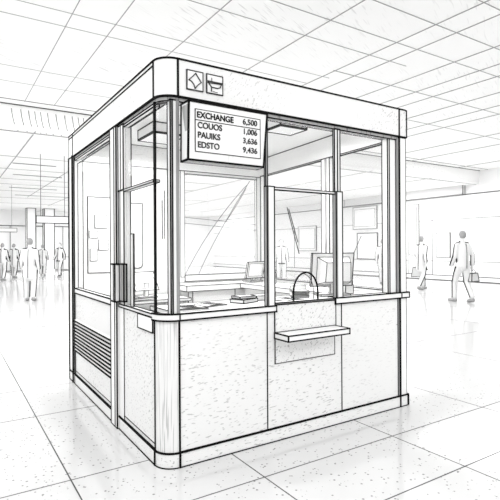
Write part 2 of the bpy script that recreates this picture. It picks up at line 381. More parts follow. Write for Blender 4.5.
def person(name, loc, rz, h, label, coat='jacket', stride=.12, arms=(.1, -.1), bag=None, fine=False, line=.006, turn=0.0):
    """figure in its own axes: faces -y, x to its left; h = standing height"""
    k = h / 1.75
    V = lambda x, y, z: Vector((x * k, y * k, z * k))
    hipL, hipR = V(.09, 0, .92), V(-.09, 0, .92)
    kn = [V(.10, -stride * .9 - .02, .50), V(-.10, stride * .3 - .03, .50)]
    an = [V(.10, -stride * 1.1, .09), V(-.10, stride * 1.35, .12)]
    toe = [V(.12, -stride * 1.1 - .17, .035), V(-.12, stride * 1.35 - .16, .035)]
    sh = [V(.165, 0, 1.405), V(-.165, 0, 1.405)]
    el = [V(.222, arms[0] * .5 + .03, 1.14), V(-.222, arms[1] * .5 + .03, 1.14)]
    wr = [V(.235, arms[0] - .06, .89), V(-.235, arms[1] - .06, .89)]
    hd = V(0, -.015, 1.64)
    body = MB()
    body.tube([V(0, 0, .90), V(0, .0, 1.05), V(0, .01, 1.2), V(0, 0, 1.36)], [.13 * k, .115 * k, .13 * k, .12 * k], 0, 14)
    body.ball(V(0, 0, 1.33), (.175 * k, .10 * k, .13 * k)); body.ball(V(0, .01, .94), (.16 * k, .115 * k, .12 * k))
    body.tube([V(0, .01, 1.40), V(0, -.005, 1.56)], [.06 * k, .055 * k], 0, 10)
    body.ball(hd, (.075 * k, .095 * k, .118 * k), 0, 18, 14); body.ball(hd + V(0, -.035, -.055), (.052 * k, .055 * k, .055 * k))
    body.tube([hd + V(0, -.088, .012), hd + V(0, -.108, -.022)], [.009 * k, .015 * k], 0, 8)     # nose
    body.tube([hd + V(-.022, -.088, -.062), hd + V(.022, -.088, -.062)], .008 * k, 0, 8)          # lips
    for s_ in (1, -1):
        body.ball(hd + V(.076 * s_, .005, -.01), (.012 * k, .022 * k, .03 * k))                   # ear
        body.ball(hd + V(.03 * s_, -.083, .018), .012 * k)                                        # eye
    for i in (0, 1):
        s_ = 1 if i == 0 else -1
        hip = hipL if i == 0 else hipR
        body.tube([hip, (hip + kn[i]) / 2, kn[i], (kn[i] * .55 + an[i] * .45) + V(0, .015, 0), an[i]], [.088 * k, .078 * k, .056 * k, .056 * k, .037 * k], 0, 12)
        body.tube([an[i] + V(0, .03, -.04), (an[i] + toe[i]) / 2 + V(0, 0, -.02), toe[i]], [.04 * k, .042 * k, .034 * k], 0, 10)
        body.tube([sh[i], (sh[i] + el[i]) / 2, el[i], (el[i] + wr[i]) / 2, wr[i]], [.055 * k, .048 * k, .039 * k, .037 * k, .026 * k], 0, 10)
        d = (wr[i] - el[i]).normalized(); pc = wr[i] + d * .05 * k
        body.ball(wr[i] + d * .045 * k, (.020 * k, .038 * k, .048 * k))
        for f, (oy, ln) in enumerate(((-.028, .062), (-.010, .072), (.009, .067), (.027, .052))):
            p0 = wr[i] + d * .075 * k + V(0, oy, 0)
            body.tube([p0, p0 + d * ln * .5 * k + V(-.004 * s_, 0, 0), p0 + d * ln * .9 * k + V(-.020 * s_, 0, 0)], [.0095 * k, .009 * k, .0075 * k], 0, 6)
        p0 = wr[i] + d * .02 * k + V(0, -.028, 0)
        body.tube([p0, p0 + d * .03 * k + V(-.008 * s_, -.022, 0), p0 + d * .062 * k + V(-.016 * s_, -.028, 0)], [.012 * k, .011 * k, .009 * k], 0, 6)
    vx = (.0062 if fine else .012) * k
    root = empty(name, loc, rz); tag(root, label, 'person')
    def child(nm, me):
        o = bpy.data.objects.new(nm, me); COL.objects.link(o); o.parent = root; return o
    child('body', fuse(body, 'body', [SKIN, GREY], vx, smooth=2 if fine else 1))
    # hair
    hr = MB(); hr.ball(hd + V(0, .018, .022), (.086 * k, .098 * k, .112 * k), 0, 16, 12)
    hm = hr.mesh('hair', [HAIR]); bm = bmesh.new(); bm.from_mesh(hm)
    bmesh.ops.delete(bm, geom=[v for v in bm.verts if v.co.y < hd.y - .045 * k and v.co.z < hd.z + .055 * k], context='VERTS')
    bm.to_mesh(hm); bm.free(); child('hair', hm)
    for i in (0, 1):
        q = MB(); q.tube([an[i] + V(0, .035, -.05), (an[i] + toe[i]) / 2 + V(0, 0, -.025), toe[i]], [.048 * k, .050 * k, .042 * k], 0, 12)
        child('shoe', q.mesh('shoe', [HAIR]))
    # trousers
    tr = MB()
    for i in (0, 1):
        hip = hipL if i == 0 else hipR
        tr.tube([hip, (hip + kn[i]) / 2, kn[i], an[i] + V(0, 0, .02)], [.108 * k, .094 * k, .074 * k, .066 * k], 0, 12)
    tr.ball(V(0, .01, .95), (.178 * k, .13 * k, .12 * k))
    tm = fuse(tr, 'trousers', [CLOTH, PLINE], .013 * k, smooth=2)
    ln = []
    for i in (0, 1):
        s_ = 1 if i == 0 else -1; hip = hipL if i == 0 else hipR
        ln.append(([hip + V(.108 * s_, 0, -.05), (hip + kn[i]) / 2 + V(.094 * s_, 0, 0), kn[i] + V(.074 * s_, 0, 0), an[i] + V(.066 * s_, 0, .02), an[i] + V(.0, -.066, .01), an[i] + V(-.066 * s_, 0, .02)], line))
        ln.append(([an[i] + V(-.064 * s_, 0, .02), kn[i] + V(-.074 * s_, 0, 0), (hip + kn[i]) / 2 + V(-.085 * s_, 0, .04)], line))
    child('trousers', join_lines(tm, ln, GREY))
    # jacket or long coat
    hem = .62 if coat == 'coat' else .80
    jk = MB(); w = .215 if coat == 'coat' else .19
    jk.tube([V(0, 0, hem + .09), V(0, 0, 1.0), V(0, .01, 1.2), V(0, 0, 1.36)], [w * .84 * k, .158 * k, .155 * k, .145 * k], 0, 18)
    jk.ball(V(0, 0, 1.355), (.175 * k, .115 * k, .115 * k)); jk.ball(V(0, 0, 1.10), (.165 * k, .13 * k, .2 * k))
    for i in (0, 1):
        jk.tube([sh[i], (sh[i] + el[i]) / 2, el[i], wr[i] + V(0, 0, .03)], [.066 * k, .060 * k, .052 * k, .043 * k], 0, 10)
    jm = fuse(jk, 'jacket', [CLOTH, PLINE], .013 * k, smooth=2)
    ln = []
    ln.append(([V(.055, -.03, 1.50), V(.10, 0, 1.478), V(.17, 0, 1.465), V(.228, 0, 1.41), el[0] + V(.056, 0, 0), wr[0] + V(.045, 0, .02), wr[0] + V(-.045, 0, .02), el[0] + V(-.05, 0, 0), V(.17, 0, 1.28), V(.165, 0, 1.1), V(w * .86, 0, hem + .08), V(w * .5, -w * .7, hem + .03), V(0, -w * .86, hem + .03), V(-w * .5, -w * .7, hem + .03), V(-w * .86, 0, hem + .08), V(-.165, 0, 1.1), V(-.17, 0, 1.28), el[1] + V(.05, 0, 0), wr[1] + V(.045, 0, .02), wr[1] + V(-.045, 0, .02), el[1] + V(-.056, 0, 0), V(-.228, 0, 1.41), V(-.17, 0, 1.465), V(-.10, 0, 1.478), V(-.055, -.03, 1.50)], line))
    ln.append(([V(0, -.125, 1.45), V(0, -.15, 1.2), V(0, -w * .85, hem + .04)], line * .7))
    ln.append(([V(0, .13, 1.45), V(0, .165, 1.2), V(0, w * .85, hem + .04)], line * .5))
    child('coat' if coat == 'coat' else 'jacket', join_lines(jm, ln, GREY))
    if bag:
        bx, by, bz, bw, bh = bag
        g = MB(); c = V(bx, by, bz)
        g.hexa([tuple(c + V(*p)) for p in ((-bw / 2, -.05, -bh), (bw / 2, -.05, -bh), (bw / 2, .05, -bh), (-bw / 2, .05, -bh), (-bw * .38, -.035, 0), (bw * .38, -.035, 0), (bw * .38, .035, 0), (-bw * .38, .035, 0))], 0, line)
        b_ = bpy.data.objects.new
        return root, g, c, k
    return root

def hand_bag(loc, rz, k, w, h_, label, line=.006):
    r = empty('bag', loc, rz); tag(r, label, 'bag')
    g = MB(); g.hexa([(-w / 2, -.05, -h_), (w / 2, -.05, -h_), (w / 2, .05, -h_), (-w / 2, .05, -h_), (-w * .38, -.035, 0), (w * .38, -.035, 0), (w * .38, .035, 0), (-w * .38, .035, 0)], 0, line)
    g.build('bag_body', [CLOTH2, GREY], r)
    g = MB(); n = 10
    g.tube([(-w * .25 * math.cos(PI * i / n), 0, .10 * math.sin(PI * i / n)) for i in range(n + 1)], .008, 0, 6)
    g.build('handle', GREY, r)
    return r
aC = math.radians(57.3)               # heading of the view across the hall
away = aC - PI / 2                     # a figure whose back is turned has its -y axis along this... set below
rz_back = aC + PI / 2                  # faces along +view
rz_face = aC - PI / 2                  # faces the viewer
person('person', (0.924, 12.866, 0), rz_back + .12, 1.93, 'person in a short pale coat walking away at the left, nearest of the left walkers', 'coat', .05, (-.02, .06), fine=True, line=.013)
person('person', (11.35, 5.09, 0), rz_back + .25, 2.05, 'person in pale clothes walking away with a bag beside, rightmost figure', 'jacket', .16, (-.05, .12), fine=True, line=.013)
# bags held in the hand: located from the carrier's hand
def hand_bag_at(px, py, rz, k, side, ay, w, h_, label):
    x, y, z = .25 * side * k, (ay - .06) * k, .78 * k
    x += .03 * side
    wx = px + x * math.cos(rz) - y * math.sin(rz); wy = py + x * math.sin(rz) + y * math.cos(rz)
    hand_bag((wx, wy, z - .08), rz + .4, k, w, h_, label, .012)
hand_bag_at(11.35, 5.09, rz_back + .25, 2.05 / 1.75, -1, .12, .42, .24, 'soft grey bag held low by the rightmost walker')
person('person', (13.9, 8.45, 0), rz_back - 1.0, 2.0, 'person in a long coat striding left beside the booth corner post', 'coat', .2, (-.12, .15), fine=True, line=.015)
hand_bag_at(13.9, 8.45, rz_back - 1.0, 2.0 / 1.75, 1, -.12, .5, .36, 'square bag held by the person in the long coat')
person('person', (10.9, 13.3, 0), rz_face, 1.95, 'person facing forward in the distance, seen through the ticket window', 'jacket', .04, (0, 0), line=.015)
person('person', (14.75, 11.1, 0), rz_back - .5, 1.95, 'person in the distance seen through the right pane beside the corner post', 'coat', .12, (.1, -.1), line=.015)
person('person', (4.25, 25.5, 0), rz_face - .3, 1.95, 'small distant walker between the hanging board and the booth', 'jacket', .12, (.1, -.1), line=.021)
person('person', (2.0, 26.5, 0), rz_back, 1.9, 'small distant person just left of the nearest left walker', 'coat', .1, (.1, -.1), line=.021)
person('person', (3.75, 28.0, 0), rz_back + .3, 1.85, 'small distant person just right of the nearest left walker', 'coat', .1, (.1, -.1), line=.021)
person('person', (1.25, 24.5, 0), rz_back, 1.9, 'small distant person at the left edge of the picture', 'jacket', .1, (.1, -.1), line=.021)

# ================================================================== exchange booth
def arc(r, c, n=8, off=0.0):
    """quarter arc from (0,r) side to (r,0) side about (c,c), pushed out by off"""
    return [(c - (r + off) * math.cos(PI / 2 * i / n), c - (r + off) * math.sin(PI / 2 * i / n)) for i in range(n + 1)]
R0 = 0.134
XR, XB, YB = 2.65, 2.90, 2.96          # outer front right, outer rear right, rear
def outline(off):
    a = arc(R0, R0, 8, off)
    return a + [(XR - .03, -off), (XR + off - .008, -off + .008), (XR + off, .03), (XB + off, YB + off), (-off, YB + off)]
K_ = empty('exchange_booth', (0, 0, 0))
tag(K_, 'free-standing white currency exchange booth with glass upper walls and a rounded front corner', 'booth')
# plinth
g = MB(); g.ring(outline(.003), outline(-.06), 0, .11, 0, B); o_ = outline(.006)
for p in (o_[0], o_[8], (2.53, -.006), (XR + .004, 0), (-.006, YB)): g.bar((*p, 0), (*p, .11), B)
g.build('plinth', [PANEL, INK], K_)
# fascia
g = MB(); g.ring(outline(0), outline(-.05), 2.71, 2.985, 0, B, T); o_ = outline(0)
for p in (o_[0], o_[8], (2.535, 0)): g.bar((*p, 2.71), (*p, 2.985), B * 1.1)
g.bar((XR, 0.0, 2.71), (XR, 0.0, 2.985), T); g.bar((0, YB, 2.71), (0, YB, 2.985), T); g.bar((0, 2.756, 2.71), (0, 2.756, 2.985), B)
g.bar((-.002, R0, 2.95), (-.002, YB, 2.95), T)
g.build('fascia', [FASCIA, INK], K_)
lp = lambda f: [(-f, YB)] + arc(R0, R0, 8, f) + [(XR - .03, -f)]
g = MB(); g.ring(lp(-.012), lp(-.085), 2.675, 2.708, 0, T, T, closed=False); g.build('fascia_lip', [MID, INK], K_)
g = MB(); g.prism([(x, y) for x, y in outline(-.055)], 2.962, 2.980, 0)
g.build('roof_panel', [INNER, INK], K_)
# pictograms on the fascia
def picto(x0, x1, kind):
    g = MB(); g.box(x0, x1, -.008, .0, 2.776, 2.917, 0, T * .8)
    cx, cz = (x0 + x1) / 2, 2.846; y = -.012; r = T * .75
    if kind == 0:
        pts = [(cx - .052, cz - .002), (cx - .02, cz + .028), (cx + .004, cz + .055), (cx + .03, cz + .02), (cx + .05, cz - .006), (cx + .02, cz - .032), (cx - .001, cz - .058), (cx - .012, cz - .03), (cx - .03, cz - .01)]
        g.path([(a, y, b) for a, b in pts], r, 1, True)
    else:
        g.path([(a, y, b) for a, b in ((cx - .06, cz + .018), (cx + .06, cz + .018), (cx + .045, cz - .016), (cx + .02, cz - .026), (cx - .03, cz - .024), (cx - .05, cz - .002))], r, 1, True)
        g.bar((cx - .06, y, cz + .006), (cx + .055, y, cz + .010), r); g.bar((cx - .028, y, cz + .045), (cx - .028, y, cz + .02), r * .6); g.bar((cx - .03, y, cz - .026), (cx - .032, y, cz - .055), r)
        g.bar((cx - .02, y, cz - .055), (cx + .02, y, cz - .058), r * .5)
    return g.build('pictogram', [PAPER, INK2], K_)
picto(.204, .335, 0)['label'] = 'square pictogram with a four-pointed star outline'
picto(.368, .505, 1)['label'] = 'square pictogram with a shallow bowl outline'
# lower corner column and counter band
g = MB(); a = arc(R0, R0, 10); g.prism(a + [(R0, R0)], .112, 1.072, 0, T, smooth=False)
for p in (a[0], a[-1]): g.bar((*p, .11), (*p, 1.07), B)
g.build('corner_column', [COLM, INK], K_)
g = MB(); a = arc(R0, R0, 8, .014); ai = arc(R0, R0, 8, -.08)
g.ring([(-.014, .155)] + a + [(1.0, -.014)], [(.08, .155)] + ai + [(1.0, .08)], 1.074, 1.122, 0, B * .9, closed=False)
g.bar((R0, -.014, 1.074), (R0, -.014, 1.122), T); g.bar((1.0, -.014, 1.074), (1.0, -.014, 1.122), T)
g.build('counter_band', [WHITE, INK], K_)
g = MB(); g.box(1.655, 2.662, -.014, .08, 1.092, 1.145, 0, B * .9); g.bar((2.545, -.016, 1.092), (2.545, -.016, 1.145), T)
g.build('counter_band', [WHITE, INK], K_)
# front panels
for x0, x1, z1 in ((R0, .914, 1.07), (.914, 1.738, 1.12), (1.738, 2.50, 1.09)):
    g = MB(); g.box(x0 + .001, x1 - .001, .0, .03, .11, z1, 0); r = T
    g.bar((x0, 0, .11), (x0, 0, z1), T); g.bar((x1, 0, .11), (x1, 0, z1), T); g.bar((x0, 0, .112), (x1, 0, .112), B)
    g.build('front_panel', [PANEL, INK], K_)
g = MB(); g.box(.988, 1.664, -.006, 0, .9, 1.128, 0, T * .8); g.bar((.985, -.01, 1.128), (1.66, -.01, 1.128), T); g.bar((.985, -.008, 1.143), (1.66, -.008, 1.143), T)
g.box(.985, 1.655, 0, .06, 1.12, 1.145, 0)
g.build('transaction_panel', [PANEL2, INK], K_)
g = MB(); g.box(.99, 1.648, -.006, 0, .642, .85, 0, T * .7); g.build('apron_panel', [PANEL2, INK2], K_)
g = MB(); g.box(.985, 1.650, -.195, -.008, .853, .898, 0, T * 1.15); g.build('transaction_shelf', [WHITE, INK], K_)
# right front column
g = MB(); g.prism([(2.535, .0), (XR - .03, 0), (XR - .01, .01), (XR, .03), (XR + .008, .11), (2.535, .11)], .112, 2.70, 0, T)
g.bar((2.535, 0, .11), (2.535, 0, 2.69), B * 1.2); g.bar((XR, .02, .11), (XR, .02, 2.69), B * .8); g.bar((XR + .008, .11, .11), (XR + .008, .11, 2.69), B)
g.box(2.503, 2.533, .002, .05, .11, 1.09, 2); g.box(2.503, 2.533, .002, .05, 1.145, 2.69, 2)
g.build('corner_post', [WHITE, INK, SHADE], K_)
g = MB(); g.box(2.386, 2.503, .02, .09, 1.145, 2.69, 0, T); g.bar((2.41, .018, 1.145), (2.41, .018, 2.69), T); g.build('glazing_post', [WHITE, INK], K_)
# upper corner posts and bent glass
g = MB(); g.box(.004, .012, .130, .148, 1.122, 2.68, 2, T * .8); g.build('glazing_post', [WHITE, INK, SHADE], K_)
g = MB(); g.box(.074, .138, .004, .055, 1.122, 2.68, 0, T); g.bar((.088, .0, 1.122), (.088, .0, 2.68), T); g.box(.118, .140, -.002, .03, 1.122, 2.68, 2)
g.build('glazing_post', [WHITE, INK, SHADE], K_)
g = MB(); a = [p for p in arc(R0, R0, 10, -.01)][0:7]; ai = [p for p in arc(R0, R0, 10, -.018)][0:7]
g.ring(a, ai, 1.122, 2.68, 0, 0, closed=False)
for z in (1.124, 2.66): g.path([(*p, z) for p in a], T)
g.bar((a[4][0] - .003, a[4][1] - .003, 1.95), (a[4][0] - .003, a[4][1] - .003, 1.67), T * .7); g.bar((a[5][0] - .003, a[5][1] - .003, 2.02), (a[5][0] - .003, a[5][1] - .003, 1.67), T * .6)  # two short dark bars draw reflections on the bent glass
g.build('curved_glass_pane', [GLASS, INK2], K_)
# ticket window jambs
g = MB(); g.box(.915, .985, -.012, .03, 1.122, 2.105, 0, T); g.box(.912, .930, -.014, .028, 1.122, 2.10, 2); g.build('window_jamb', [WHITE, INK, SHADE], K_)  # grey strip stands in for the jamb's shadow side
g = MB(); g.box(1.672, 1.746, -.012, .03, 1.145, 2.105, 0, T); g.box(1.668, 1.690, -.014, .028, 1.145, 2.10, 2); g.build('window_jamb', [WHITE, INK, SHADE], K_)
g = MB(); g.box(.985, 1.670, .004, .03, 2.083, 2.103, 0, T * .9); g.build('window_head_rail', [WHITE, INK], K_)
g = MB(); g.box(.915, .935, .01, .03, 2.105, 2.68, 2, T * .7); g.build('glazing_post', [WHITE, INK, SHADE], K_)
g = MB(); g.box(1.676, 1.742, .012, .03, 2.105, 2.68, 0, T); g.bar((1.71, .01, 2.105), (1.71, .01, 2.68), T); g.build('glazing_post', [WHITE, INK], K_)
# front glass
def pane(x0, x1, z0, z1, extra=None, y=.03):
    g = MB(); g.box(x0, x1, y, y + .006, z0, z1, 0)
    if extra: extra(g)
    return g.build('glass_pane', [GLASS, INK2, PALE, INK], K_)
pane(.14, .90, 1.122, 2.68)
def tw(g):
    cx, rx, z0, zt = 1.345, .136, 1.146, 1.385; n = 16
    pts = [(cx - rx, .026, z0)] + [(cx - rx * math.cos(PI * i / n), .026, zt - .17 + .17 * math.sin(PI * i / n)) for i in range(n + 1)] + [(cx + rx, .026, z0)]
    g.path(pts, T * 1.25, 3); g.path([(p[0] - .03 if p[0] > cx else p[0] + .012, p[1] + .02, p[2] - .01) for p in pts], T * .6, 1)
    g.bar((1.147, .028, 1.941), (1.274, .028, 1.55), T * .6, 1); g.bar((1.165, .028, 1.93), (1.26, .028, 1.65), T * .6, 1)  # pair of slanting lines: glare drawn onto the pane
pane(.987, 1.670, 1.146, 2.083, tw)['label'] = 'ticket window pane with an arched speaking opening'
pane(.935, 1.675, 2.105, 2.68); pane(1.748, 2.384, 1.146, 2.68)
# left face: rear post, mid post
g = MB(); g.box(0, .10, 2.69, 2.96, 0, 2.71, 0, T); g.bar((-.004, 2.756, 0), (-.004, 2.756, 2.71), B * 1.9); g.bar((-.002, 2.96, 0), (-.002, 2.96, 2.71), B * 1.5); g.bar((-.002, 2.69, 0), (-.002, 2.69, 2.71), B)
g.box(-.002, .03, 2.762, 2.80, .0, 2.71, 2)
g.build('corner_post', [WHITE, INK, SHADE], K_)
g = MB(); g.box(-.018, .08, .995, 1.175, .0, 2.69, 0, T * 1.1); g.bar((-.018, 1.055, 0), (-.018, 1.055, 2.69), B * .8); g.box(-.0195, 0, 1.0, 1.02, 0, 2.69, 2)
g.build('door_post', [WHITE, INK, SHADE], K_)
g = MB(); g.box(.0, .06, .84, .985, 1.11, 2.11, 0, T); g.box(-.002, .03, .93, .985, 1.11, 2.11, 2); g.bar((-.0, .84, 2.11), (-.0, .99, 2.11), B)
g.build('door_jamb', [WHITE, INK, SHADE], K_)
g = MB(); g.box(.0, .07, .85, .99, 2.11, 2.68, 0, T); g.bar((0, .92, 2.11), (0, .92, 2.68), T); g.build('door_jamb', [WHITE, INK], K_)
g = MB(); g.box(0, .05, .15, .84, 2.095, 2.112, 0, T * .8); g.build('door_head_rail', [WHITE, INK], K_)
g = MB(); g.box(.01, .05, .15, 2.69, 2.655, 2.676, 0, T); g.build('glazing_rail', [WHITE, INK], K_)
g = MB(); g.box(.0, .06, 1.183, 2.69, 1.078, 1.132, 0, B * .9); g.build('mid_rail', [WHITE, INK], K_)
g = MB(); g.box(.02, .026, 1.183, 2.69, 1.132, 2.66, 0); g.box(.012, .02, 2.57, 2.585, 1.14, 2.60, 2); g.box(.012, .02, 1.19, 2.585, 2.595, 2.605, 2)
g.build('glass_pane', [GLASS, INK2, GREY], K_)
g = MB(); g.box(.02, .026, .155, .85, 2.115, 2.66, 0); g.build('glass_pane', [GLASS, INK], K_)
# louvre panel
g = MB(); g.box(.010, .04, 1.185, 2.688, .11, 1.078, 0); g.bar((.016, 2.60, .14), (.016, 2.60, 1.07), T * .6, 3)
for dz in (.114, .150): g.bar((.01, 1.185, dz), (.01, 2.688, dz), T * .75)
g.build('side_panel', [PANEL2, INK, SHADE, INK2], K_)
r = MB(); r.box(.012, .018, 1.19, 2.68, .40, .77, 0); lv = r.build('louvre_grille', [MID, INK], K_)
for i in range(10):
    z = .765 - i * .0385; m = MB()
    m.hexa([(-.012, 1.19, z - .018), (.014, 1.19, z + .002), (.014, 2.68, z + .002), (-.012, 2.68, z - .018),
            (-.012, 1.19, z - .012), (.014, 1.19, z + .008), (.014, 2.68, z + .008), (-.012, 2.68, z - .012)], 0)
    m.bar((-.012, 1.19, z - .014), (-.012, 2.68, z - .014), T * 1.35)
    m.build('louvre_slat', [WHITE, INK], lv)
# door
D_ = bpy.data.objects.new('door', None); COL.objects.link(D_); D_.parent = K_
g = MB(); g.box(.006, .045, .155, .993, .11, 1.085, 0)
for dz in (.114, .150): g.bar((.006, .152, dz), (.006, .993, dz), T * .75)
g.box(.0, .02, .86, .993, .12, 1.085, 3); g.bar((.002, .86, .12), (.002, .86, 1.085), T * .6)
g.build('door_panel', [PANEL2, INK, SHADE, INNER], D_)
g = MB(); g.box(.0, .05, .155, .993, 1.086, 1.112, 0, T); g.build('door_rail', [WHITE, INK], D_)
g = MB(); g.box(.02, .026, .155, .84, 1.112, 2.095, 0); g.build('door_glass', [GLASS, INK], D_)
g = MB(); g.box(.026, .034, .675, .745, 1.112, 1.725, 0, T * .9); g.build('door_stile', [WHITE, INK2], D_)
g = MB(); g.box(-.01, .014, .155, .475, .974, 1.086, 0, T * .9); g.build('lock_plate', [WHITE, INK], D_)
g = MB(); p = [(-.060, .910), (-.052, .900), (-.018, .900), (-.008, .912), (-.008, 1.008), (-.018, 1.018), (-.052, 1.018), (-.060, 1.008)]
g.prism(p, 1.14, 1.465, 0, B, verts_ink=(0, 4)); g.bar((-.061, .95, 1.15), (-.061, .95, 1.455), T)
g.build('handle', [WHITE, INK], D_)
g = MB(); g.box(-.025, .0, .775, .885, 1.15, 1.468, 0, B * .9); g.box(-.028, -.024, .82, .875, 1.155, 1.46, 2); g.build('lock_case', [MID, INK, SHADE], D_)
# rear and right walls (the right wall runs slightly outward to the back)
P0, P1 = (XR, .03), (XB, YB)
dv = (Vector(P1) - Vector(P0)).normalized()
at = lambda s: (P0[0] + dv.x * s, P0[1] + dv.y * s)
L1 = (Vector(P1) - Vector(P0)).length
g = MB(); g.slab(at(.08), at(L1 - .05), .02, .08, .11, 1.08, 0); g.build('side_panel', [INNER, INK], K_)
g = MB(); g.slab(at(.08), at(L1 - .05), .0, .10, 1.085, 1.15, 0, B * .8); g.build('mid_rail', [WHITE, INK], K_)
g = MB(); g.slab(at(.1), at(L1 - .08), .04, .046, 1.15, 2.70, 0); g.build('glass_pane', [GLASS, INK], K_)
g = MB(); g.slab(at(.06), at(L1 - .04), .06, .10, 2.70, 2.955, 0, T); g.build('inner_fascia', [INNER, INK], K_)
for s0, s1 in ((1.13, 1.29),):
    g = MB(); g.slab(at(s0), at(s1), .02, .09, 1.15, 2.70, 0, T); g.slab(at(s0 + .05), at(s0 + .09), .088, .096, 1.15, 2.70, 2); g.build('glazing_post', [WHITE, INK, MID], K_)
g = MB(); g.slab(at(L1 - .12), at(L1 - .01), .0, .11, .11, 2.70, 0, T); g.build('corner_post', [WHITE, INK], K_)
g = MB(); g.box(.10, XB - .1, 2.88, 2.94, .11, 1.20, 0); g.box(.10, 1.46, 2.88, 2.94, 1.2, 2.70, 0)
g.build('rear_panel', [INNER, INK], K_)
g = MB(); g.box(.06, XB - .08, 2.86, 2.90, 2.68, 2.96, 0, T); g.build('inner_fascia', [INNER, INK], K_)
g = MB()
for b_ in ((1.46, 1.52, 1.2, 2.70), (2.73, 2.80, 1.2, 2.70)): g.box(b_[0], b_[1], 2.88, 2.93, b_[2], b_[3], 0, T * .9)
g.box(1.52, 2.73, 2.88, 2.93, 2.645, 2.70, 0, T * .9); g.box(1.52, 2.73, 2.87, 2.93, 1.14, 1.225, 0, T)
g.build('rear_window_frame', [WHITE, INK2], K_)
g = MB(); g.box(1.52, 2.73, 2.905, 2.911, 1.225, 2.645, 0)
def glare_stroke(pts, r=T * .7):
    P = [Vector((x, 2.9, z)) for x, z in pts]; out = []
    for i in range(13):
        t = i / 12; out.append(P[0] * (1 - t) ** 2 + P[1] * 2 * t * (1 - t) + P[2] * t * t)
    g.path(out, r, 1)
glare_stroke(((1.545, 1.245), (1.9, 1.9), (2.56, 2.55))); glare_stroke(((1.75, 1.24), (1.98, 1.72), (2.62, 2.62))); glare_stroke(((2.2, 2.0), (2.36, 2.2), (2.55, 2.5)))  # long arcs are glare on the glass, drawn as thin bars
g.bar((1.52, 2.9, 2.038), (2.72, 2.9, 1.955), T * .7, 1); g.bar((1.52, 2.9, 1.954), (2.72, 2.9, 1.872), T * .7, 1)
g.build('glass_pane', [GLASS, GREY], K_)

# ------------------------------------------------------------------ exchange rate board
W_, H_ = .672, .418
Rb = empty('exchange_rate_board', (.155, 0, 2.232))
tag(Rb, 'white exchange rate board with four rows of names and rates, under the fascia corner', 'sign')
def bd(x, z, d=0.0): return (x - .012 * (1 - z / H_), -.13 + .0 * z - d, z)
g = MB()
g.hexa([(-.004, -.13, 0), (W_ - .03, -.13, 0), (W_ - .02, -.016, 0), (-.004, -.016, 0), (.004, -.13, H_), (W_ + .006, -.13, H_), (W_ + .006, -.016, H_), (.0, -.016, H_)], 0, B)
g.box(.0, .012, -.118, -.02, .01, H_ - .02, 2); g.box(.0, W_ - .035, -.125, -.02, -.006, .004, 2)
g.build('board_case', [WHITE, INK, MID], Rb)
g = MB(); g.box(.052, .610, -.1345, -.1305, .062, .365, 0, T * .55)
g.bar((.052, -.1355, .288), (.610, -.1355, .288), T * .6)
g.build('board_face', [PAPER, INK2], Rb)
rot = Matrix.Rotation(PI / 2, 4, 'X')
for i, (a, b) in enumerate((('EXCHANGE', '6,500'), ('COUOS', '1,006'), ('PAUIKS', '3,636'), ('EDSTO', '9,436'))):
    z = (.306, .232, .162, .092)[i]
    text_mesh('board_lettering', a, .062, Matrix.Translation((.062 if i == 0 else .068, -.137, z)) @ rot, INK2 if i else INK, Rb, .018, 'LEFT', .93)
    text_mesh('board_lettering', b, .060, Matrix.Translation((.582, -.137, z + .003)) @ rot, INK2, Rb, .014, 'RIGHT', 1.0)

# ------------------------------------------------------------------ inside the booth
g = MB(); g.box(.15, 2.60, .10, .62, 1.085, 1.118, 0, T * .8); 
o = g.build('worktop', [INNER, INK2]); tag(o, 'long white worktop running inside behind the front counter', 'counter')
r = empty('back_counter', (1.30, 2.35, 0)); tag(r, 'raised white counter with a thick front edge under the rear window', 'counter')
g = MB(); g.box(0, 1.34, 0, .50, 1.045, 1.118, 0, T); g.build('counter_top', [WHITE, INK], r)
g = MB(); g.box(.05, 1.30, .06, .48, 0, 1.043, 0, T); g.bar((.11, .055, .2), (.11, .055, 1.04), T); g.bar((.75, .055, .2), (.75, .055, 1.04), T); g.build('cabinet', [INNER, INK2], r)
g = MB(); g.box(2.10, 2.62, .63, 2.34, 1.06, 1.118, 0, T * .8); g.box(2.15, 2.60, .66, 2.30, 0, 1.058, 0)
tag(g.build('side_counter', [WHITE, INK2]), 'white side counter along the right glass wall joining front and rear counters', 'counter')
r = empty('desk', (.14, 2.14, 0)); tag(r, 'low white desk in the rear left corner of the booth carrying the tilted screen', 'desk')
g = MB(); g.box(0, 1.12, 0, .70, .955, .99, 0, T); g.build('desk_top', [WHITE, INK2], r)
for x, y in ((.03, .03), (1.05, .03), (.03, .63), (1.05, .63)):
    g = MB(); g.box(x, x + .04, y, y + .04, 0, .954, 0, T * .6); g.build('leg', [WHITE, INK2], r)

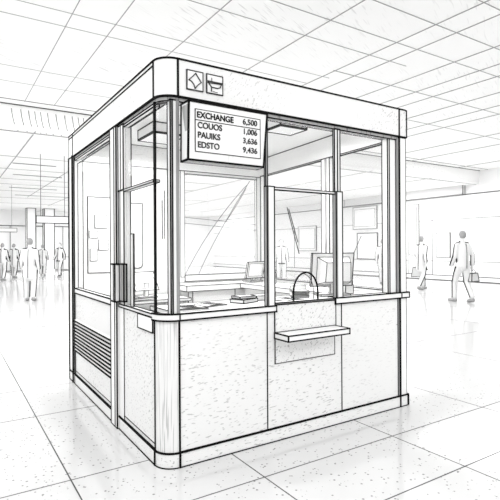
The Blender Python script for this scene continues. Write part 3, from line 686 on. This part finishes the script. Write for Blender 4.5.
def screen(loc, rz, w, h_, tilt, label, name='monitor', box=False, base_h=.05):
    r = empty(name, loc, rz); tag(r, label, 'monitor')
    ty = math.tan(tilt) * h_
    g = MB(); g.hexa([(-w / 2, 0, base_h), (w / 2, 0, base_h), (w / 2, .03, base_h), (-w / 2, .03, base_h), (-w / 2, ty, base_h + h_), (w / 2, ty, base_h + h_), (w / 2, ty + .03, base_h + h_), (-w / 2, ty + .03, base_h + h_)], 0, T)
    g.build('screen_housing', [WHITE, INK], r)
    g = MB(); e = .025; f = lambda x, z: (x, ty * (z - base_h) / h_ - .003, z)
    a_ = [f(-w / 2 + e, base_h + e), f(w / 2 - e, base_h + e), f(w / 2 - e, base_h + h_ - e), f(-w / 2 + e, base_h + h_ - e)]
    g.add(a_ + [(p[0], p[1] + .002, p[2]) for p in a_], [(0, 1, 2, 3), (7, 6, 5, 4), (0, 4, 5, 1), (1, 5, 6, 2), (2, 6, 7, 3), (3, 7, 4, 0)], 0); g.path(a_, T * .5, 1, True)
    g.build('screen', [INNER, INK2], r)
    g = MB(); g.box(-w * .35, w * .35, -.05, .14, 0, .016, 0, T * .7); g.build('base', [WHITE, INK2], r)
    g = MB(); g.box(-.025, .025, .02, .055, .016, base_h + h_ * .4, 0, T * .6); g.build('neck', [WHITE, INK2], r)
    if box:
        g = MB(); g.hexa([(-w * .38, .04, base_h + .02), (w * .38, .04, base_h + .02), (w * .30, .20, base_h + .05), (-w * .30, .20, base_h + .05),
                          (-w * .38, ty + .03, base_h + h_ - .04), (w * .38, ty + .03, base_h + h_ - .04), (w * .28, .22, base_h + h_ - .09), (-w * .28, .22, base_h + h_ - .09)], 0, T * .7)
        g.build('rear_housing', [WHITE, INK2], r)
    return r
screen((.80, 2.42, .9955), .12, .32, .22, .60, 'white tilted screen on the low desk, seen through the door glass', base_h=.09)
screen((2.42, 2.48, 1.1235), .1, .30, .23, -.25, 'small white screen at the right end of the rear counter')
screen((1.99, .42, 1.1235), math.radians(160), .44, .33, .16, 'large white monitor beside the right window jamb, seen from behind', box=True, base_h=.09)
# keyboards and devices on the desk
r = empty('keyboard', (.60, 2.23, .9955), .3); tag(r, 'flat pale keyboard in front of the tilted screen', 'keyboard')
g = MB(); g.box(-.20, .20, -.065, .065, 0, .018, 0, T * .7); g.build('case', [WHITE, INK2], r)
g = MB()
for i in range(4): g.box(-.185, .185, -.055 + i * .028, -.035 + i * .028, .018, .024, 0, T * .35)
g.build('key_bed', [CLOTH2, GREY], r)
r = empty('card_terminal', (2.42, 2.06, 1.121), .2); tag(r, 'small rounded desk device on the side counter by the ticket window', 'device')
g = MB(); pts = [(-.05, 0), (.05, 0), (.05, .12), (.035, .15), (.01, .16), (-.02, .155), (-.045, .13)]
vs = [(x, -.04, z) for x, z in pts] + [(x, .04, z) for x, z in pts]; n = len(pts)
g.add(vs, [tuple(range(n)), tuple(range(2 * n - 1, n - 1, -1))] + [(i, n + i, n + (i + 1) % n, (i + 1) % n) for i in range(n)], 0)
g.path([(x, -.04, z) for x, z in pts], T * .8, 1, True); g.build('casing', [WHITE, INK2], r)
g = MB(); g.box(-.03, .03, -.046, -.041, .07, .12, 0, T * .4); g.build('display', [CLOTH2, GREY], r)
# front worktop: paper sheets, booklets, rods, small boxes
def sheet(x, y, rz, w, d, label, lift=0.0):
    r = empty('paper_sheet', (x, y, 1.1215 + lift), rz); tag(r, label, 'paper')
    g = MB(); n = 6
    for i in range(n):
        x0 = -w / 2 + w * i / n; x1 = x0 + w / n; za = .012 * math.sin(PI * i / n); zb = .012 * math.sin(PI * (i + 1) / n)
        g.hexa([(x0, -d / 2, za), (x1, -d / 2, zb), (x1, d / 2, zb), (x0, d / 2, za), (x0, -d / 2, za + .002), (x1, -d / 2, zb + .002), (x1, d / 2, zb + .002), (x0, d / 2, za + .002)], 0)
    g.path([(-w / 2 + w * i / n, -d / 2, .002 + .012 * math.sin(PI * i / n)) for i in range(n + 1)], T * .8)
    g.path([(-w / 2 + w * i / n, d / 2, .002 + .012 * math.sin(PI * i / n)) for i in range(n + 1)], T * .6)
    for s_ in (-1, 1): g.bar((s_ * w / 2, -d / 2, .002), (s_ * w / 2, d / 2, .002), T * .7)
    for j in range(4): g.bar((-w * .3, -d * .3 + j * d * .18, .0155), (w * .2, -d * .3 + j * d * .18, .0155), T * .4)
    g.build('sheet', [PAPER, INK2], r)
sheet(.34, .27, -.12, .26, .19, 'curled paper sheet on the worktop nearest the rounded corner')
sheet(.58, .36, .25, .22, .18, 'curled paper sheet between the corner sheet and the booklets')
def booklet(x, y, z, rz, w, d, h_, label):
    r = empty('booklet', (x, y, z), rz); tag(r, label, 'booklet')
    g = MB(); g.box(-w / 2, w / 2, -d / 2, d / 2, 0, h_, 0, T * .9); g.build('cover', [PAPER, INK], r)
    g = MB(); g.box(-w / 2 + .004, w / 2 + .004, -d / 2 - .003, d / 2 - .004, h_ * .25, h_ * .75, 0); g.build('pages', [CLOTH2, GREY], r)
booklet(.93, .38, 1.1215, .35, .20, .15, .030, 'closed booklet left of the ticket window jamb, lowest of its pile')
booklet(.94, .40, 1.1555, .05, .17, .13, .018, 'closed booklet lying on top of the pile left of the ticket window')
booklet(1.19, .47, 1.1215, -.2, .18, .14, .040, 'thick booklet just right of the ticket window jamb')
sheet(1.36, .30, .1, .24, .20, 'flat paper sheet seen through the arched window opening')
def tray(x, y, label, w=.16):
    r = empty('document_tray', (x, y, 1.1215), -.5); tag(r, label, 'tray')
    for z in (0, .05):
        g = MB(); g.box(-w / 2, w / 2, -.08, .08, z, z + .012, 0, T * .7); g.box(-w / 2, w / 2, .075, .08, z + .012, z + .05, 0, T * .5); g.build('tier', [WHITE, INK2], r)
    for s_ in (-1, 1):
        g = MB(); g.box(s_ * w / 2 - .004, s_ * w / 2 + .004, -.07, .075, .012, .05, 0, T * .4); g.build('side', [WHITE, INK2], r)
tray(1.62, .46, 'two-tier document tray behind the arched window opening')
r = empty('rod_holder', (2.22, .42, 1.1215)); tag(r, 'small block holding two thin leaning rods beside the right window jamb', 'holder')
g = MB(); g.box(-.06, .05, -.04, .04, 0, .09, 0, T * .8); g.box(-.055, .045, -.035, .035, .09, .13, 0, T * .7); g.build('block', [WHITE, INK2], r)
for a_, b_, c_ in (((-.03, 0, .13), (.04, .0, .33), (.21, .0, .60)), ((0, .01, .13), (.04, .01, .28), (.12, .01, .44))):
    g = MB(); P = [Vector(a_), Vector(b_), Vector(c_)]
    g.tube([P[0] * (1 - t) ** 2 + P[1] * 2 * t * (1 - t) + P[2] * t * t for t in [i / 8 for i in range(9)]], .0035, 0, 6); g.build('rod', INK2, r)
# ceiling lights in the booth
def lamp(x0, x1, y0, y1, label):
    r = empty('ceiling_light', ((x0 + x1) / 2, (y0 + y1) / 2, 2.84)); tag(r, label, 'light', 'booth ceiling lights')
    w, d = (x1 - x0) / 2, (y1 - y0) / 2
    g = MB(); g.box(-w, w, -d, d, .012, .118, 0, B); g.path([(-w, -d, .002), (w, -d, .002), (w, d, .002), (-w, d, .002)], B * .9, 1, True); g.build('housing', [WHITE, INK], r)
    g = MB(); g.box(-w + .012, w - .012, -d + .012, d - .012, 0, .011, 0, T * .6); g.build('diffuser', [PAPER, INK2], r)
lamp(1.57, 1.915, .69, .975, 'shallow box light under the booth ceiling, right of the rate board')
lamp(.58, .95, 1.62, 2.10, 'shallow box light under the booth ceiling above the door side')
g = MB(); n = 14
g.path([(.045 * math.cos(2 * PI * i / n), .045 * math.sin(2 * PI * i / n), -.02) for i in range(n)], T * .9, 1, True); g.tube([(0, 0, -.012), (0, 0, -.001)], .035, 0, 14)
tag(g.build('smoke_detector', [WHITE, INK], loc=(2.30, .80, 2.955)), 'small round detector on the booth ceiling near the right corner', 'detector')
# rear wall notices
def notice(x0, x1, z0, z1, label, name='notice', r=T * .5, m=INK2, rounded=False, y=2.878):
    g = MB()
    if rounded:
        c = .05; pts = [(x0, z0), (x1 - c, z0), (x1 - c * .3, z0 + c * .3), (x1, z0 + c), (x1, z1), (x0, z1)]
        n = len(pts); vs = [(x, y - .012, z) for x, z in pts] + [(x, y, z) for x, z in pts]
        g.add(vs, [tuple(range(n)), tuple(range(2 * n - 1, n - 1, -1))] + [(i, n + i, n + (i + 1) % n, (i + 1) % n) for i in range(n)], 0)
        g.path([(x, y - .012, z) for x, z in pts], r, 1, True)
    else: g.box(x0, x1, y - .008, y, z0, z1, 0, r)
    tag(g.build(name, [PAPER, m]), label, 'notice')
notice(.60, .905, 1.345, 2.195, 'tall board with a dark edge and clipped corner, seen through the door', 'wall_board', T * 1.1, INK, True)
notice(.20, .52, 1.30, 2.25, 'tall pale notice board seen through the left side pane', 'wall_board', T * .9, INK2)
notice(.285, .435, 1.862, 2.026, 'squarish notice, uppermost on the left pale board', y=2.868)
notice(.215, .32, 1.736, 1.823, 'small wide notice below left on the pale board', y=2.868)
notice(.33, .45, 1.585, 1.712, 'small notice at the lower right of the pale board', y=2.868)
notice(.225, .31, 1.45, 1.60, 'narrow notice, lowest on the pale board', y=2.868)

for nm, gr in (('column', 'square white hall columns'), ('hanging_sign', 'blank boards hanging from the ceiling'), ('person', 'walkers in the hall'),
               ('bag', 'bags carried by walkers'), ('paper_sheet', 'paper sheets on the worktop'), ('booklet', 'booklets on the worktop'),
               ('notice', 'notices on the pale board'), ('wall_board', 'boards on the rear wall of the booth'), ('monitor', 'screens in the booth'),
               ('display_panel', 'pale panels on the far wall'), ('poster', 'posters on the far wall')):
    for o in sc.objects:
        if o.parent is None and o.name.split('.')[0] == nm: o['group'] = gr

# ------------------------------------------------------------------ to metres
for me in bpy.data.meshes: me.transform(Matrix.Scale(S, 4))
for o in sc.objects: o.location = o.location * S

# ------------------------------------------------------------------ light
w = bpy.data.worlds.new('World'); sc.world = w; w.use_nodes = True
bg = w.node_tree.nodes['Background']; bg.inputs[0].default_value = (1, 1, 1, 1); bg.inputs[1].default_value = 1.0
def area(loc, sx, sy, power, rot=(0, 0, 0)):
    l = bpy.data.lights.new('fill_and_booth_light', 'AREA'); l.shape = 'RECTANGLE'; l.size = sx; l.size_y = sy; l.energy = power
    o = bpy.data.objects.new('fill_and_booth_light', l); COL.objects.link(o); o.location = [c * S for c in loc]; o.rotation_euler = rot
    return o
for x, y in ((-4.5, -3), (-4.5, 5), (1.0, -6.5), (7.5, -5.5), (13, -3), (14.8, 6.0), (7.0, 6.0), (0.5, 6.8)):  # added fill lights under the high ceiling, which has no visible fixtures
    area((x, y, ZC - .03), 4.2, 2.8, 150)
for x, y in ((-3, 13), (8, 13), (15.5, 12), (4, 21), (12, 22), (15.5, 30), (0, 30), (8, 30)):  # more added fill, brightening the rear hall and far walls
    area((x, y, ZD - .03), 4.2, 2.8, 195)
area((1.74, .83, 2.838), .28, .22, 21); area((.765, 1.86, 2.838), .30, .40, 25)

# ------------------------------------------------------------------ camera
F, V0, YAW, CX, CY, ROLL = 476.2286, 248.007, math.radians(57.2688), -1.30746, -3.20427, 0.00567
fw = Vector((math.cos(YAW), math.sin(YAW), 0)); rt = Vector((math.sin(YAW), -math.cos(YAW), 0)); up = Vector((0, 0, 1))
c, s = math.cos(ROLL), math.sin(ROLL)
cr = rt * c - up * s      # image right
cu = rt * s + up * c      # image up
M = Matrix((cr, cu, -fw)).transposed().to_4x4()
cam = bpy.data.cameras.new('Camera'); co = bpy.data.objects.new('Camera', cam); COL.objects.link(co)
co.matrix_world = Matrix.Translation((CX * S, CY * S, 1.6 * S)) @ M
cam.sensor_width = 36; cam.lens = F * 36 / 500; cam.shift_y = (V0 - 250) / 500
cam.clip_start = .05; cam.clip_end = 300
sc.camera = co
sc.view_settings.view_transform = 'Standard'; sc.view_settings.look = 'None'
sc.view_settings.gamma = 1; sc.view_settings.use_curve_mapping = False
sc.view_settings.exposure = 0.2
sc.cycles.max_bounces = 24; sc.cycles.diffuse_bounces = 8; sc.cycles.transparent_max_bounces = 40
